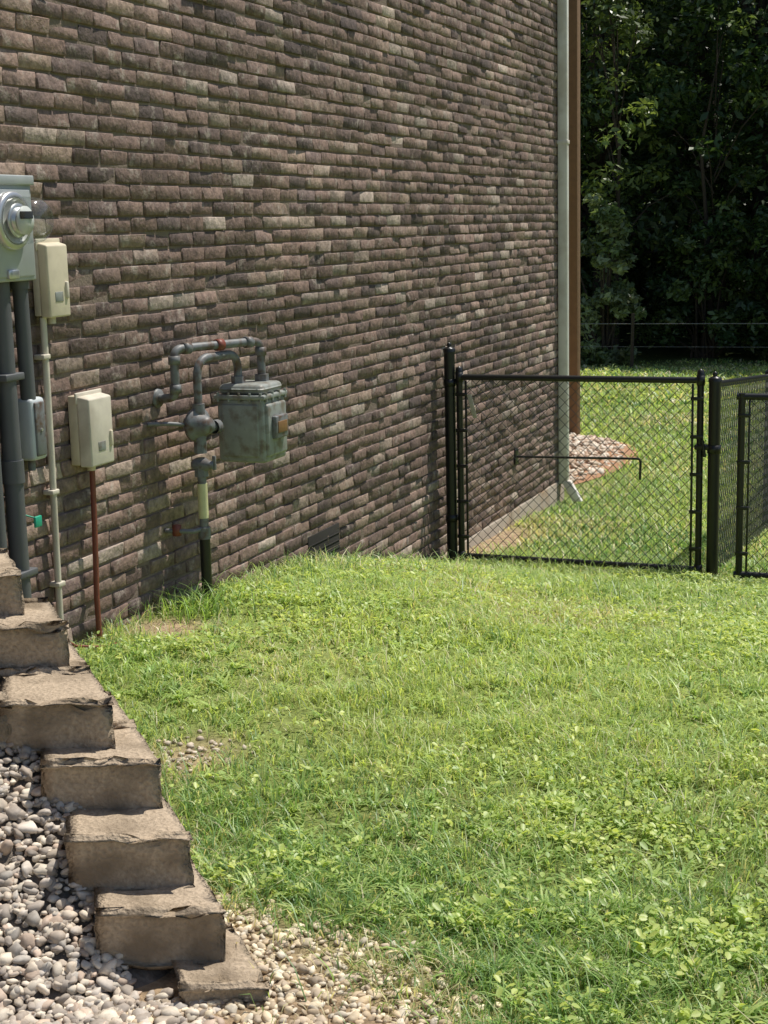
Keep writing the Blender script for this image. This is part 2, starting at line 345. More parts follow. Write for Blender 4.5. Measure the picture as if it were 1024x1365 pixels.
n=21000; x=rng.uniform(-2.95,-1.25,n);y=rng.uniform(1.7,3.7,n); s,nn=sn(x,y)
k=(nn>np.where(s<-.02,.0,.2))&(y<-x*1.75+.1)&(x>-.86*y-.25)&(s<.78); x,y=x[k],y[k];s=s[k]
size=rng.lognormal(math.log(.0122),.38,len(x))*np.clip(1.02-.30*s,.7,1.05); size=np.clip(size,.005,.026)
o=pebbles('gravel_stones',x,y,GZ(x,y)+rng.uniform(0,.014,len(x)),size,gc); o.parent=gravel
n=7500; x=rng.uniform(-1.75,-.62,n);y=rng.uniform(2.3,3.35,n); sm=soilmask(x,y); s,nn=sn(x,y)
k=(rng.uniform(0,1,n)<sm*.8)&((nn<.0)|(s<-.06)); x,y=x[k],y[k]
size=np.clip(rng.lognormal(math.log(.0098),.38,len(x)),.004,.020)
pebbles('tan_pebbles',x,y,H(x,y)+rng.uniform(-.002,.007,len(x)),size,np.array([(.52,.43,.30),(.60,.52,.38),(.44,.35,.24),(.55,.49,.39),(.38,.31,.23)])*1.2,seed=5)
n=90; x=rng.normal(-2.27,.08,n);y=rng.normal(3.98,.09,n)
pebbles('tan_pebbles',x,y,H(x,y)+.004,np.clip(rng.lognormal(math.log(.010),.35,n),.004,.02),[(.5,.42,.32),(.58,.5,.4)],seed=6,sub=1)
n=5200; x=rng.uniform(-5.2,-3.0,n);y=rng.uniform(12.1,16.6,n); q=((x+4.1)/.90)**2+((y-14.3)/2.0)**2
k=q<1; x,y,q=x[k],y[k],q[k]; hh=.16*(1-q)
rb=empty('rock_bed')
o=pebbles('bed_stones',x,y,H(x,y)+hh+rng.uniform(0,.03,len(x)),np.clip(rng.lognormal(math.log(.034),.32,len(x)),.012,.07),np.array([(.46,.38,.29),(.54,.47,.38),(.38,.28,.20),(.58,.52,.44),(.34,.24,.17)])*1.2,sub=1,seed=8); o.parent=rb
mm=MB(); R=14;A=48
vs=[];fs=[]
for i in range(R+1):
    for j in range(A):
        q=i/R; a=2*math.pi*j/A; px=-4.1+.98*q*math.cos(a)*(1+.04*math.sin(3*a)); py=14.3+2.15*q*math.sin(a)
        vs.append((px,py,float(H(px,py))+.15*(1-q*q)+.006))
for i in range(R):
    for j in range(A): fs.append((i*A+j,(i+1)*A+j,(i+1)*A+(j+1)%A,i*A+(j+1)%A))
mm.add(vs,fs,0,True); M_mulch=mat_simple('red_mulch',(.36,.20,.11),.95,bump=.01,scale=40,var=.5); mm.obj('mulch',[M_mulch],rb)
# ------------------------------------------------------------------ retaining wall
def block(mb,R,ztop,width,depth,height,seed,back=0.0):
    r=random.Random(seed)
    a=Vector((-.93,-.36,0)).normalized(); b=Vector((bdir[0],bdir[1],0))
    bm=bmesh.new(); bmesh.ops.create_cube(bm,size=1)
    jy=r.uniform(-.006,.006); rt=r.uniform(-.008,.008)
    for v in bm.verts:
        u=v.co.x+.5; w=v.co.y+.5; t=v.co.z+.5
        wd=width*(1-.22*w)
        p=Vector((R[0],R[1],0))+b*(back+w*depth+jy+rt*u)+a*(u*wd)
        v.co=Vector((p.x,p.y,ztop-height*(1-t)))
    bmesh.ops.bevel(bm,geom=list(bm.edges),offset=.016,segments=3,affect='EDGES',profile=.5)
    bmesh.ops.triangulate(bm,faces=[f for f in bm.faces if len(f.verts)>4])
    for _ in range(3): bmesh.ops.subdivide_edges(bm,edges=[e for e in bm.edges if e.calc_length()>.018],cuts=1,use_grid_fill=True)
    ox=r.uniform(0,50); sh_=Vector((ox,0,0))
    cen=Vector((R[0],R[1],0))+b*(back+depth/2)+a*width*.45; cen.z=ztop-height/2
    for v in bm.verts:
        d=noise.noise_vector(v.co*14+sh_)*.006+noise.noise_vector(v.co*45+sh_)*.0035+noise.noise_vector(v.co*110+sh_)*.0022
        # chipped front/top edge
        q=v.co-cen; near=(ztop-v.co.z)<.022 and (-(q.dot(b)))>depth/2-.03
        if near:
            c=max(0,noise.noise(v.co*30+sh_)-.12)*.05; d=d+Vector((b.x*c,b.y*c,-c))
        v.co+=d
    bm.verts.index_update()
    mb.add([v.co.copy() for v in bm.verts],[[v.index for v in f.verts] for f in bm.faces],0,True); bm.free()
Rs=[((-2.46,3.42),-.93),((-2.277,3.35),-1.05),((-2.01,3.136),-1.17),((-1.844,3.07),-1.29),((-1.69,2.93),-1.41),((-1.55,2.823),-1.53),((-1.406,2.75),-1.65)]
rw=MB()
for i,(R,zt) in enumerate(Rs):
    w=.265 if i<6 else .17
    for j in range(2 if i>1 else 1):
        block(rw,R,zt-random.uniform(0,.004),w,.30,.122 if i<6 else .16,i*7+j,back=j*.285)
    if i in (0,1,2):
        R2=(R[0]-.93*.262,R[1]-.36*.262)
        block(rw,R2,zt-.003,.26,.30,.122 if i<2 else .2,100+i*7,back=0)
rw.obj('retaining_wall',[M_block])
# ------------------------------------------------------------------ brick house
house=empty('brick_house')
WX=-3.18; BL=.203; CH=.0645; JT=.0105
y_end=12.16; y_start=-1.7; ztop=4.3; zbot=-2.13
nb=int((ztop-zbot)/CH)
pal=np.array([[.175,.118,.095],[.205,.14,.112],[.13,.09,.076],[.25,.18,.14],[.19,.13,.105],[.11,.08,.07],[.34,.275,.225],[.28,.215,.172]])
pr=np.array([.2,.2,.15,.14,.13,.07,.04,.07])
pos=[]
for r_ in range(nb):
    zc=zbot+r_*CH
    ycur=y_end; first=True
    while ycur>y_start:
        L_=BL/2 if (first and r_%2) else BL
        pos.append((ycur-L_+JT,ycur,zc,zc+CH-JT)); ycur-=L_; first=False
pos=np.array(pos); nB=len(pos)
y0=pos[:,0]+rng.normal(0,.0018,nB); y1=pos[:,1]+rng.normal(0,.0018,nB); za=pos[:,2]+rng.normal(0,.0015,nB); zb=pos[:,3]+rng.normal(0,.0015,nB)
y1=np.minimum(y1,y_end)
off=rng.normal(0,.0025,nB); tl=rng.normal(0,.0024,nB); tt=rng.normal(0,.0022,nB)
def ringv(ins,dep,jit):
    out=np.zeros((nB,4,3))
    ys_=[y0+ins,y1-ins,y1-ins,y0+ins]; zs_=[za+ins,za+ins,zb-ins,zb-ins]; sy=[-1,1,1,-1]; sz=[-1,-1,1,1]
    for i in range(4):
        out[:,i,0]=WX+off+dep+tl*sy[i]+tt*sz[i]+rng.normal(0,jit,nB)
        out[:,i,1]=ys_[i]+rng.normal(0,jit,nB); out[:,i,2]=zs_[i]+rng.normal(0,jit,nB)
    return out
VB=np.concatenate([ringv(0,-.035,0),ringv(0,-.0028,.0011),ringv(.0035,0,.0011)],1)
b=np.arange(nB)*12; fl=[]
for k0 in (0,4):
    for i in range(4):
        j=(i+1)%4; fl.append(np.stack([b+k0+i,b+k0+j,b+k0+4+j,b+k0+4+i],1))
fl.append(np.stack([b+8,b+9,b+10,b+11],1))
cb=pal[rng.choice(len(pal),nB,p=pr/pr.sum())]*rng.uniform(.85,1.17,(nB,1))
fast_mesh('brick_courses',VB.reshape(-1,3),fl,M_brick,np.repeat(cb,12,0),parent=house)
hb=MB()
hb.rbox((-12,y_start-.1,-3),(WX-.0085,y_end-.010,ztop),0,0)
hb.obj('mortar_core',[M_mortar],house)
hb=MB(); hb.rbox((-12,y_start-.1,-3.2),(WX+.012,y_end+.012,zbot-.006),.004,0); hb.obj('foundation',[M_found],house)
hb=MB()
hb.add([(-3.0,y_start-.4,ztop-.05),(-3.0,y_end+.3,ztop-.05),(-7.6,y_end+.3,ztop+2.3),(-7.6,y_start-.4,ztop+2.3),(-12.2,y_end+.3,ztop-.05),(-12.2,y_start-.4,ztop-.05)],[(0,1,2,3),(3,2,4,5),(0,5,4,1),(1,4,2),(0,3,5)],0)
hb.obj('roof',[M_roof],house)
hb=MB()
for (a_,b_,z1,z2) in [(6.95,7.36,-1.86,-1.585)]:
    hb.rbox((WX-.01,a_,z1),(WX+.006,b_,z2),.002,0)  # near-black vent panel; the shadow at the wall foot is put into its colour
    for q in range(6): hb.rbox((WX+.004,a_,z1+.02+q*.04),(WX+.009,b_,z1+.026+q*.04),.001,0)
hb.obj('vent_shadow_panel',[M_dark,M_pvc],house)
# ------------------------------------------------------------------ downspout
ds=MB(); dxx=-3.138; dyy=12.04
ds.rbox((dxx-.04,dyy-.03,-2.16),(dxx+.04,dyy+.03,ztop-.1),.008,0)
for z in (-1.3,.6,2.4): ds.rbox((dxx-.041,dyy-.034,z),(dxx+.045,dyy+.034,z+.03),.002,0)
def sh(p):
    t=(p.z+2.30)/.2; return Vector((p.x+(1-t)*.12,p.y-(1-t)*.02,p.z))
ds.rbox((dxx-.035,dyy-.028,-2.30),(dxx+.045,dyy+.028,-2.13),.006,0,xf=sh)
ds.obj('downspout',[M_white])
wp=MB(); wp.rbox((-4.14,15.95,-2.5),(-4.005,16.09,ztop+.6),.006,0); wp.rbox((-4.18,15.9,ztop-.6),(-3.97,16.16,ztop-.3),.005,0); wp.rbox((-4.16,15.92,-2.5),(-3.985,16.12,-2.36),.01,0)
wp.obj('wooden_deck_post',[M_wood])
# ------------------------------------------------------------------ electric meter
em=MB(); 
em.rbox((WX+.002,4.22,-.16),(WX+.105,4.52,.19),.006,0)
em.rbox((WX+.10,4.212,.165),(WX+.115,4.528,.198),.004,0); em.rbox((WX+.104,4.235,-.145),(WX+.110,4.505,.15),.003,0)
em.rbox((WX+.108,4.34,-.15),(WX+.120,4.40,-.12),.003,2)
cz=.045;cy_=4.375;bx0=WX+.108
em.lathe((bx0,cy_,cz),(1,0,0),[(0,.098),(.022,.098),(.028,.092),(.028,.080)],32,2)
em.lathe((bx0+.002,cy_,cz),(1,0,0),[(.02,.0),(.02,.078),(.028,.078)],32,4)
em.lathe((bx0+.02,cy_,cz),(1,0,0),[(0,.045),(.035,.045),(.037,.03),(.038,0)],24,2)
em.lathe((bx0+.035,cy_,cz),(1,0,0),[(0,.058),(.005,.058),(.005,.045)],24,2)
em.lathe((bx0+.062,cy_,cz),(1,0,0),[(0,.048),(.006,.048),(.008,.0)],24,4)
em.rbox((bx0+.069,cy_-.035,cz+.005),(bx0+.074,cy_+.035,cz+.03),.001,1)
for sy in (-.03,.03): em.tube([(bx0+.03,cy_+sy,cz-.02),(bx0+.065,cy_+sy,cz-.02)],.005,8,2)
emo=empty('electric_meter'); em.obj('meter_socket_box',[M_meterbox,M_dark,M_steel,M_lgray,M_dial],emo)
gl=MB(); gl.lathe((bx0+.024,cy_,cz),(1,0,0),[(0,.080),(.07,.077),(.098,.073),(.113,.063),(.123,.045),(.128,.025),(.129,0)],40,0)
gl.obj('glass_dome',[M_glass],emo)
cd=MB(); cd.tube([(WX+.05,4.375,-.15),(WX+.05,4.375,-1.75)],.034,20,0); cd.tube([(WX+.05,4.375,-.78),(WX+.05,4.375,-.86)],.040,20,0)
cd.tube([(WX+.045,4.27,-.15),(WX+.045,4.27,-1.75)],.028,18,0)
for z in(-.5,-1.2): cd.rbox((WX,4.32,z),(WX+.09,4.43,z+.025),.004,0)
cd.tube([(WX+.045,4.50,-.15),(WX+.045,4.505,-.58)],.027,18,0); cd.tube([(WX+.045,4.50,-.15),(WX+.045,4.50,-.19)],.033,18,0)
cd.obj('electrical_conduit',[M_pvc])
bc=MB(); bc.rbox((WX+.002,4.475,-.80),(WX+.075,4.565,-.575),.016,1,seg=3); bc.rbox((WX+.07,4.49,-.785),(WX+.082,4.55,-.59),.005,0); bc.tube([(WX+.08,4.52,-.69),(WX+.086,4.52,-.69)],.006,8,2)
bc.tube([(WX+.03,4.52,-.8),(WX+.03,4.52,-.84)],.014,10,0)
bc.obj('disconnect_box',[M_graypipe,M_lgray,M_steel])
cl=MB(); cl.tube([(WX+.028,4.655,-.30),(WX+.028,4.65,-.8),(WX+.028,4.64,-1.2),(WX+.03,4.63,-1.65)],.0125,12,0); 
for z in(-.45,-.95,-1.3): cl.rbox((WX,4.62,z),(WX+.044,4.665,z+.018),.003,0)
cl.obj('communication_cable_conduit',[M_beige2])
def ubox(name,y0,y1,z0,z1,d,m1,m2):
    e=MB(); e.rbox((WX+.002,y0,z0),(WX+d*.45,y1,z1),.005,1)
    def taper(p): 
        t=(p.x-WX)/d; c=(y0+y1)/2; return Vector((p.x,c+(p.y-c)*(1-.10*t),p.z-(p.z>(z0+z1)/2)*.02*t))
    e.rbox((WX+d*.45,y0-.006,z0-.006),(WX+d,y1+.006,z1+.008),.007,0,seg=3,xf=taper)
    e.rbox((WX+d*.40,y0-.009,z1-.03),(WX+d*.50,y1+.009,z1+.012),.004,0)
    e.rbox((WX+d*.5,y1-.03,z0+.06),(WX+d+.008,y1-.015,z0+.12),.003,1)
    e.rbox((WX+d-.002,(y0+y1)/2-.03,z0+.05),(WX+d+.002,(y0+y1)/2+.02,z0+.085),.001,2)
    e.tube([(WX+d*.4,(y0+y1)/2,z0-.03),(WX+d*.4,(y0+y1)/2,z0)],.016,12,1)
    e.obj(name,[m1,m2,M_gray])
ubox('telephone_box',4.64,4.775,-.295,-.03,.072,M_beige,M_beige2)
ubox('cable_junction_box',4.815,4.98,-.87,-.605,.095,M_beige2,M_beige)
rc=MB(); rc.tube([(WX+.04,4.90,-.86),(WX+.038,4.895,-1.1),(WX+.04,4.875,-1.4),(WX+.045,4.87,-1.62)],.011,12,0); rc.obj('red_brown_conduit_pipe',[M_copper])
lw=MB(); lw.tube([(WX+.04,4.63,-1.5),(WX+.06,4.68,-1.54),(WX+.12,4.76,-1.56),(WX+.14,4.85,-1.57),(WX+.05,4.88,-1.58)],.005,8,0); lw.obj('loose_ground_wire',[M_copper])
tg=MB(); tg.rbox((WX+.09,4.42,-1.03),(WX+.10,4.46,-.99),.003,0); tg.tube([(WX+.05,4.41,-.98),(WX+.095,4.44,-1.0)],.003,6,0); tg.obj('teal_ground_clamp_tag',[M_teal])
# ------------------------------------------------------------------ gas meter
def bendpath(pts,r=.05,n=6):
    pts=[Vector(p) for p in pts]; out=[pts[0]]
    for i in range(1,len(pts)-1):
        a,b_,c=pts[i-1],pts[i],pts[i+1]; d1=(a-b_).normalized();d2=(c-b_).normalized(); rr=min(r,(a-b_).length*.49,(c-b_).length*.49)
        p0=b_+d1*rr;p2=b_+d2*rr
        for k in range(n+1):
            t=k/n; out.append(p0*(1-t)**2+b_*2*t*(1-t)+p2*t*t)
    out.append(pts[-1]); return out
gm=empty('gas_meter')
p=MB(); rx,ry=-3.03,5.57
mt=-.665; mxa,mxb=-3.05,-2.825; mya,myb=5.77,5.99
inx,iny=-2.975,5.84; ox_,oy_=-2.91,5.94
p.tube([(rx,ry,-1.75),(rx,ry,-1.28)],.023,16,1)
p.tube([(rx,ry,-1.28),(rx,ry,-.95)],.019,16,0)
p.tube([(rx,ry,-1.30),(rx,ry,-1.25)],.027,16,0)
p.tube([(rx,ry,-1.21),(rx,ry,-1.06)],.0215,16,2)
p.tube([(rx,ry,-1.03),(rx,ry,-.97)],.030,8,0,False)
p.lathe((rx,ry,-.98),(1,0,0),[(-.04,0),(-.04,.02),(-.02,.030),(.02,.030),(.045,.018),(.06,.018),(.06,0)],14,0)
p.rbox((rx+.055,ry-.006,-1.0),(rx+.07,ry+.006,-.94),.002,0)
p.tube([(rx,ry,-.93),(rx,ry,-.89)],.028,8,0,False)
p.lathe((rx-.01,ry,-.81),(1,-.25,0),[(-.055,0),(-.055,.032),(-.035,.040),(-.012,.048),(-.008,.073),(.012,.073),(.016,.060),(.035,.045),(.06,.038),(.075,.030),(.08,0)],28,0)
p.tube([(rx,ry,-.9),(rx,ry,-.72)],.027,14,0)
p.tube([(rx,ry,-.83),(rx+.02,ry+.12,-.83)],.02,12,0); p.lathe((rx+.02,ry+.09,-.83),(.16,1,0),[(0,.03),(.03,.03),(.035,.02),(.035,0)],12,0)
p.tube(bendpath([(rx,ry,-.74),(rx,ry,-.53),(inx,iny,-.53),(inx,iny,mt-.01)],.085),.018,16,0)
p.tube(bendpath([(ox_,oy_,mt-.01),(ox_,oy_,-.485),(-3.09,5.49,-.485),(-3.09,5.49,-.69),(WX-.02,5.49,-.69)],.045),.0185,16,0)
for q,ax in [((ox_,oy_,-.53),(0,0,1)),((-3.09,5.49,-.53),(0,0,1)),((-3.09,5.49,-.65),(0,0,1))]:
    p.lathe(Vector(q)-Vector(ax)*.018,ax,[(0,.0),(0,.0255),(.036,.0255),(.036,0)],14,0)
d=(Vector((-3.09,5.49,-.485))-Vector((ox_,oy_,-.485))).normalized()
for t in (.055,.40,.22): p.lathe(Vector((ox_,oy_,-.485))+d*t,d,[(0,0),(0,.0255),(.035,.0255),(.035,0)],14,3 if t==.22 else 0)
for cx,cy2 in ((inx,iny),(ox_,oy_)):
    p.tube([(cx,cy2,mt-.02),(cx,cy2,mt+.035)],.031,6,0,False); p.lathe((cx,cy2,mt-.03),(0,0,1),[(0,.045),(.02,.04),(.03,.03)],16,0)
p.lathe((WX,5.49,-.69),(1,0,0),[(0,.04),(.012,.038),(.014,0)],16,0)
p.tube([(WX,5.50,-1.26),(WX+.13,5.52,-1.26),(rx,ry,-1.255)],.010,10,0); p.lathe((WX+.05,5.51,-1.26),(0,0,1),[(-.02,0),(-.02,.02),(.025,.02),(.03,0)],10,3)
p.tube([(WX,5.40,-.79),(WX+.08,5.44,-.79),(rx-.02,ry-.02,-.81)],.009,8,0)
p.obj('pipes_and_regulator',[M_graypipe,M_black,M_tag,M_copper],gm)
b_=MB()
b_.rbox((mxa,mya,-1.0),(mxb,myb,-.72),.014,0,seg=3)
b_.rbox((mxa-.010,mya-.010,-.725),(mxb+.010,myb+.010,-.705),.005,0)
b_.rbox((mxa+.004,mya+.004,-.705),(mxb-.004,myb-.002,mt+.005),.024,0,seg=4)
b_.rbox((mxb-.015,mya+.015,-.975),(mxb+.014,myb-.015,-.745),.012,0,seg=3)
b_.rbox((mxa+.025,mya-.008,-.975),(mxb-.025,mya+.01,-.745),.008,0,seg=3)
b_.rbox((mxb+.012,mya+.05,-.90),(mxb+.036,myb-.05,-.80),.006,1); b_.rbox((mxb+.034,mya+.065,-.875),(mxb+.039,myb-.065,-.825),.001,2)
for xx in np.linspace(mxa+.01,mxb-.01,5): b_.tube([(xx,mya-.004,-.735),(xx,mya-.004,-.695)],.006,6,0,False)
for yy in np.linspace(mya+.02,myb-.01,4): b_.tube([(mxb+.005,yy,-.735),(mxb+.005,yy,-.695)],.006,6,0,False)
b_.obj('meter_body',[M_gray,M_graypipe,M_brown],gm)
# ------------------------------------------------------------------ chain link parts
def link(mb,A,B,zb0,zt0,zb1,zt1,mat=0,w=.034,r=.0027,n=5):
    A=Vector(A);B=Vector(B);Ln=(B-A).length; dirv=(B-A)/Ln; nW=int(Ln/w)
    nrm=Vector((-dirv.y,dirv.x,0))
    for i in range(nW):
        pts=[]; t0=i*w; tm=(t0+w/2)/Ln; zb=zb0+(zb1-zb0)*tm; zt=zt0+(zt1-zt0)*tm
        nz_=int((zt-zb)/w)
        for j in range(nz_+1):
            side=(j+i)%2; q=A+dirv*(t0+side*w); q=q+nrm*(.0024 if side else -.0024); pts.append((q.x,q.y,zb+j*(zt-zb)/nz_))
        mb.tube(pts,r,n,mat,False,caps=False)
def post(mb,x,y,zb,zt,r,cap=True):
    mb.tube([(x,y,zb-.3),(x,y,zt)],r,18,0)
    if cap: mb.lathe((x,y,zt-.005),(0,0,1),[(0,r+.004),(.022,r+.004),(.03,r*.7),(.036,r*.35),(.044,r*.45),(.056,r*.38),(.064,0)],16,0)
GY_=9.05; gz=-2.16
pm=MB(); post(pm,-3.105,GY_,gz,-.80,.035)
for z in (-1.02,-1.9): pm.lathe((-3.105,GY_,z),(0,0,1),[(0,.0),(0,.041),(.045,.041),(.045,0)],14,0); pm.rbox((-3.10,GY_-.01,z+.01),(-3.035,GY_+.01,z+.035),.004,0)
pm.obj('fence_post',[M_black])
gt=MB(); xl,xr=-3.04,-1.515; zt=-.962; zb=-2.125
gt.tube([(xl,GY_,zb-.03),(xl,GY_,zt+.03)],.0205,14,0); gt.tube([(xr,GY_,zb-.03),(xr,GY_,zt+.05)],.0205,14,0)
gt.tube([(xl,GY_,zt),(xr,GY_,zt)],.0195,14,0); gt.tube([(xl,GY_,zb),(xr,GY_,zb)],.0195,14,0)
for x in (xl,xr):
    for z in (zt,zb): gt.lathe((x,GY_,z-.03),(0,0,1),[(0,.0),(0,.026),(.06,.026),(.06,0)],12,0)
    gt.lathe((x,GY_,zt+.03),(0,0,1),[(0,.024),(.03,.02),(.04,0)],12,0)
gt.rbox((xl+.038,GY_-.012,zb+.02),(xl+.052,GY_-.006,zt-.02),.001,0); gt.rbox((xr-.052,GY_-.012,zb+.02),(xr-.038,GY_-.006,zt-.02),.001,0)
for z in np.linspace(zb+.12,zt-.12,5):
    gt.rbox((xl-.022,GY_-.024,z),(xl+.056,GY_-.012,z+.022),.003,0); gt.rbox((xr-.056,GY_-.024,z),(xr+.022,GY_-.012,z+.022),.003,0)
link(gt,(xl+.045,GY_-.008,0),(xr-.045,GY_-.008,0),zb+.01,zt-.01,zb+.01,zt-.01,mat=2)
gt.rbox((xr-.03,GY_-.03,-1.38),(-1.40,GY_+.03,-1.35),.006,0); gt.tube([(xr+.02,GY_-.03,-1.32),(xr+.035,GY_-.03,-1.42)],.01,8,0)
gt.rbox((xl+.075,GY_-.020,-1.22),(xl+.105,GY_-.016,-1.07),.001,1,xf=lambda p:Vector((p.x-(p.z+1.15)*.25,p.y,p.z)))
gt.obj('chain_link_gate',[M_black,M_paper,M_mesh])
pm=MB(); post(pm,-1.43,GY_,gz,-.965,.036); pm.lathe((-1.43,GY_,-1.40),(0,0,1),[(0,.0),(0,.042),(.05,.042),(.05,0)],14,0); pm.obj('fence_post',[M_black])
fe=MB(); pts=[(-1.43,9.05),(-1.372,11.15),(-1.32,13.5),(-1.27,15.9),(-1.2,18.3),(-1.1,20.7),(-1.0,23.2)]
tops=[-.985,-1.15]+[float(H(*q))+1.19 for q in pts[2:]]; bots=[-2.12,-2.30]+[float(H(*q))+.03 for q in pts[2:]]
for i in range(len(pts)-1):
    a=pts[i];c=pts[i+1]
    fe.tube([(a[0],a[1],tops[i]),(c[0],c[1],tops[i+1])],.021,12,0)
    link(fe,(a[0]+.02,a[1],0),(c[0]+.02,c[1],0),bots[i],tops[i],bots[i+1],tops[i+1],r=.0024 if i<2 else .003,mat=1)
    post(fe,c[0],c[1],bots[i+1],tops[i+1]+.02,.03)
fe.obj('chain_link_fence',[M_black,M_mesh])
g2=MB(); xl,xr,zt,zb,Y2=-1.245,-.30,-1.035,-2.10,8.88
for x in (xl,xr): g2.tube([(x,Y2,zb-.06),(x,Y2,zt+.02)],.0205,14,0)
for z in (zt,zb): g2.tube([(xl-.03,Y2,z),(xr,Y2,z)],.0195,14,0)
g2.rbox((xl+.038,Y2-.012,zb+.02),(xl+.050,Y2-.006,zt-.02),.001,0)
for z in np.linspace(zb+.12,zt-.12,4): g2.rbox((xl-.022,Y2-.024,z),(xl+.054,Y2-.012,z+.022),.003,0)
link(g2,(xl+.04,Y2-.006,0),(xr,Y2-.006,0),zb+.01,zt-.01,zb+.01,zt-.01,mat=1)
g2.obj('chain_link_gate',[M_black,M_mesh])
pm=MB(); post(pm,-.22,8.9,-2.1,-.95,.035); pm.obj('fence_post',[M_black])
hr=MB(); hr.tube(bendpath([(WX,10.77,-1.74),(-2.23,10.77,-1.725),(-2.235,10.77,-1.88)],.03),.009,10,0); hr.rbox((WX,10.73,-1.80),(WX+.012,10.81,-1.68),.003,0); hr.obj('wall_hook_rod',[M_black])
wf=MB()
xsn=np.arange(-16,6,2.6)
for i,x in enumerate(xsn):
    wf.tube([(x,26.2,float(H(x,26.2))-.2),(x+.02,26.2,float(H(x,26.2))+.98)],.03,8,1)
wf.tube([(x,26.2,float(H(x,26.2))+.80) for x in xsn],.008,6,0); wf.tube([(x,26.2,float(H(x,26.2))+.4) for x in xsn],.004,6,0)
wf.obj('wire_fence',[M_graypipe,M_bark])
# ------------------------------------------------------------------ trees
def leaves(centers,radii,counts,size,cols,seed):
    r=np.random.default_rng(seed)
    idx=np.repeat(np.arange(len(centers)),counts); n=len(idx)
    d=r.normal(0,1,(n,3)); d/=np.linalg.norm(d,axis=1)[:,None]; rad=radii[idx]*r.uniform(.25,1.08,n)**.6
    p=centers[idx]+d*rad[:,None]*np.array([1,1,.75])
    nr=d*.4+r.normal(0,.6,(n,3))+np.array([0,0,.7]); nr/=np.linalg.norm(nr,axis=1)[:,None]
    t=np.cross(nr,r.normal(0,1,(n,3))); t/=np.linalg.norm(t,axis=1)[:,None]; bt=np.cross(nr,t)
    s=size*r.uniform(.6,1.4,n)
    P=np.zeros((n,4,3)); P[:,0]=p-t*s[:,None];P[:,1]=p+bt*s[:,None]*.45+nr*s[:,None]*.12;P[:,2]=p+t*s[:,None];P[:,3]=p-bt*s[:,None]*.45+nr*s[:,None]*.12
    b=np.arange(n)*4; F=np.stack([b,b+1,b+2,b+3],1)
    ccol=np.array(cols)[r.integers(0,len(cols),len(centers))]*r.uniform(.7,1.3,(len(centers),1))
    c=ccol[idx]*r.uniform(.7,1.35,(n,1))
    return P.reshape(-1,3),F,np.repeat(c,4,0)
dcol=[(.045,.085,.03),(.065,.11,.038),(.038,.07,.028),(.09,.135,.05)]
def tree(name,x,y,height,crown_r,lo,nclump,seed,cols=dcol,size=.10,per=110,tr_=.24):
    r=np.random.default_rng(seed); z=float(H(x,y)); mb=MB()
    top=(x+r.normal(0,.3),y+r.normal(0,.3),z+height*.85)
    tr=[(x,y,z-.3),(x+r.normal(0,.1),y,z+height*.25),(x+r.normal(0,.2),y+r.normal(0,.2),z+height*.55),top]
    mb.tube(tr,[tr_,tr_*.75,tr_*.5,tr_*.15],9,0)
    cs=[];rr=[]
    for i in range(nclump):
        a=r.uniform(0,6.28); hgt=r.uniform(lo,1); prof=math.sin(min(1,max(.08,(hgt-lo+.12)/(1.1-lo)))*math.pi)**.6
        q=crown_r*prof*r.uniform(.35,1.0)
        c=np.array([x+q*math.cos(a),y+q*math.sin(a),z+height*hgt]); cs.append(c); rr.append(r.uniform(.45,.95)*crown_r/3.0)
        if i%4==0:
            tb=max(.15,hgt*.8); st=np.array([x,y,z+height*tb*.85]); md=(st+c)/2+np.array([0,0,.2])
            mb.tube([tuple(st),tuple(md),tuple(c)],[tr_*.3,tr_*.19,.012],5,0)
    cs=np.array(cs);rr=np.array(rr)
    P,F,C=leaves(cs,rr,np.full(len(cs),per),size,cols,seed+50)
    e=empty(name)
    mb.obj('trunk_and_limbs',[M_bark],e); fast_mesh('foliage',P,[F],M_leaf,C,parent=e)
    return e
tree('deciduous_tree',-7.2,30.5,9.5,3.2,.16,115,11)
tree('deciduous_tree',-4.2,31.5,10.5,3.4,.15,125,12)
tree('deciduous_tree',-1.2,30.0,10,3.2,.18,100,13)
tree('deciduous_tree',-10.5,31.0,10,3.2,.22,90,14)
tree('deciduous_tree',2.2,31.5,10,3.2,.22,80,15)
tree('understory_tree',-6.3,28.1,7.0,1.3,.25,48,41,cols=[(.10,.15,.05),(.19,.26,.08),(.07,.11,.035)],size=.075,per=60,tr_=.06)  # understory leaves coloured lighter to paint in sunlit foliage around a clearing
tree('understory_tree',-4.6,28.6,6.8,1.2,.22,44,43,cols=[(.07,.12,.035),(.13,.19,.06),(.05,.09,.03)],size=.075,per=60,tr_=.06)
def shrub(name,x,y,h,rad,n,seed,cols,size=.07,per=120):
    r=np.random.default_rng(seed); z=float(H(x,y)); mb=MB(); cs=[];rr=[]
    for i in range(n):
        a=r.uniform(0,6.28); t=r.uniform(.05,1); q=rad*math.sqrt(max(0,1-t*t*.9))*r.uniform(.3,1)
        c=(x+q*math.cos(a),y+q*math.sin(a)*.8,z+h*t); cs.append(c); rr.append(r.uniform(.2,.42)*rad*.8)
        if i%3==0: mb.tube([(x+r.normal(0,.1),y,z-.1),((x+c[0])/2,(y+c[1])/2,z+h*t*.6),c],[.03,.02,.008],5,0)
    P,F,C=leaves(np.array(cs),np.array(rr),np.full(n,per),size,cols,seed)
    e=empty(name); mb.obj('stems',[M_bark],e); fast_mesh('foliage',P,[F],M_leaf,C,parent=e)
lcol=[(.22,.28,.15),(.28,.34,.19),(.14,.20,.09)]
shrub('shrub',-6.3,27.0,3.0,.80,60,21,lcol,per=70)
shrub('shrub',-7.8,28.0,2.6,1.2,50,22,dcol)
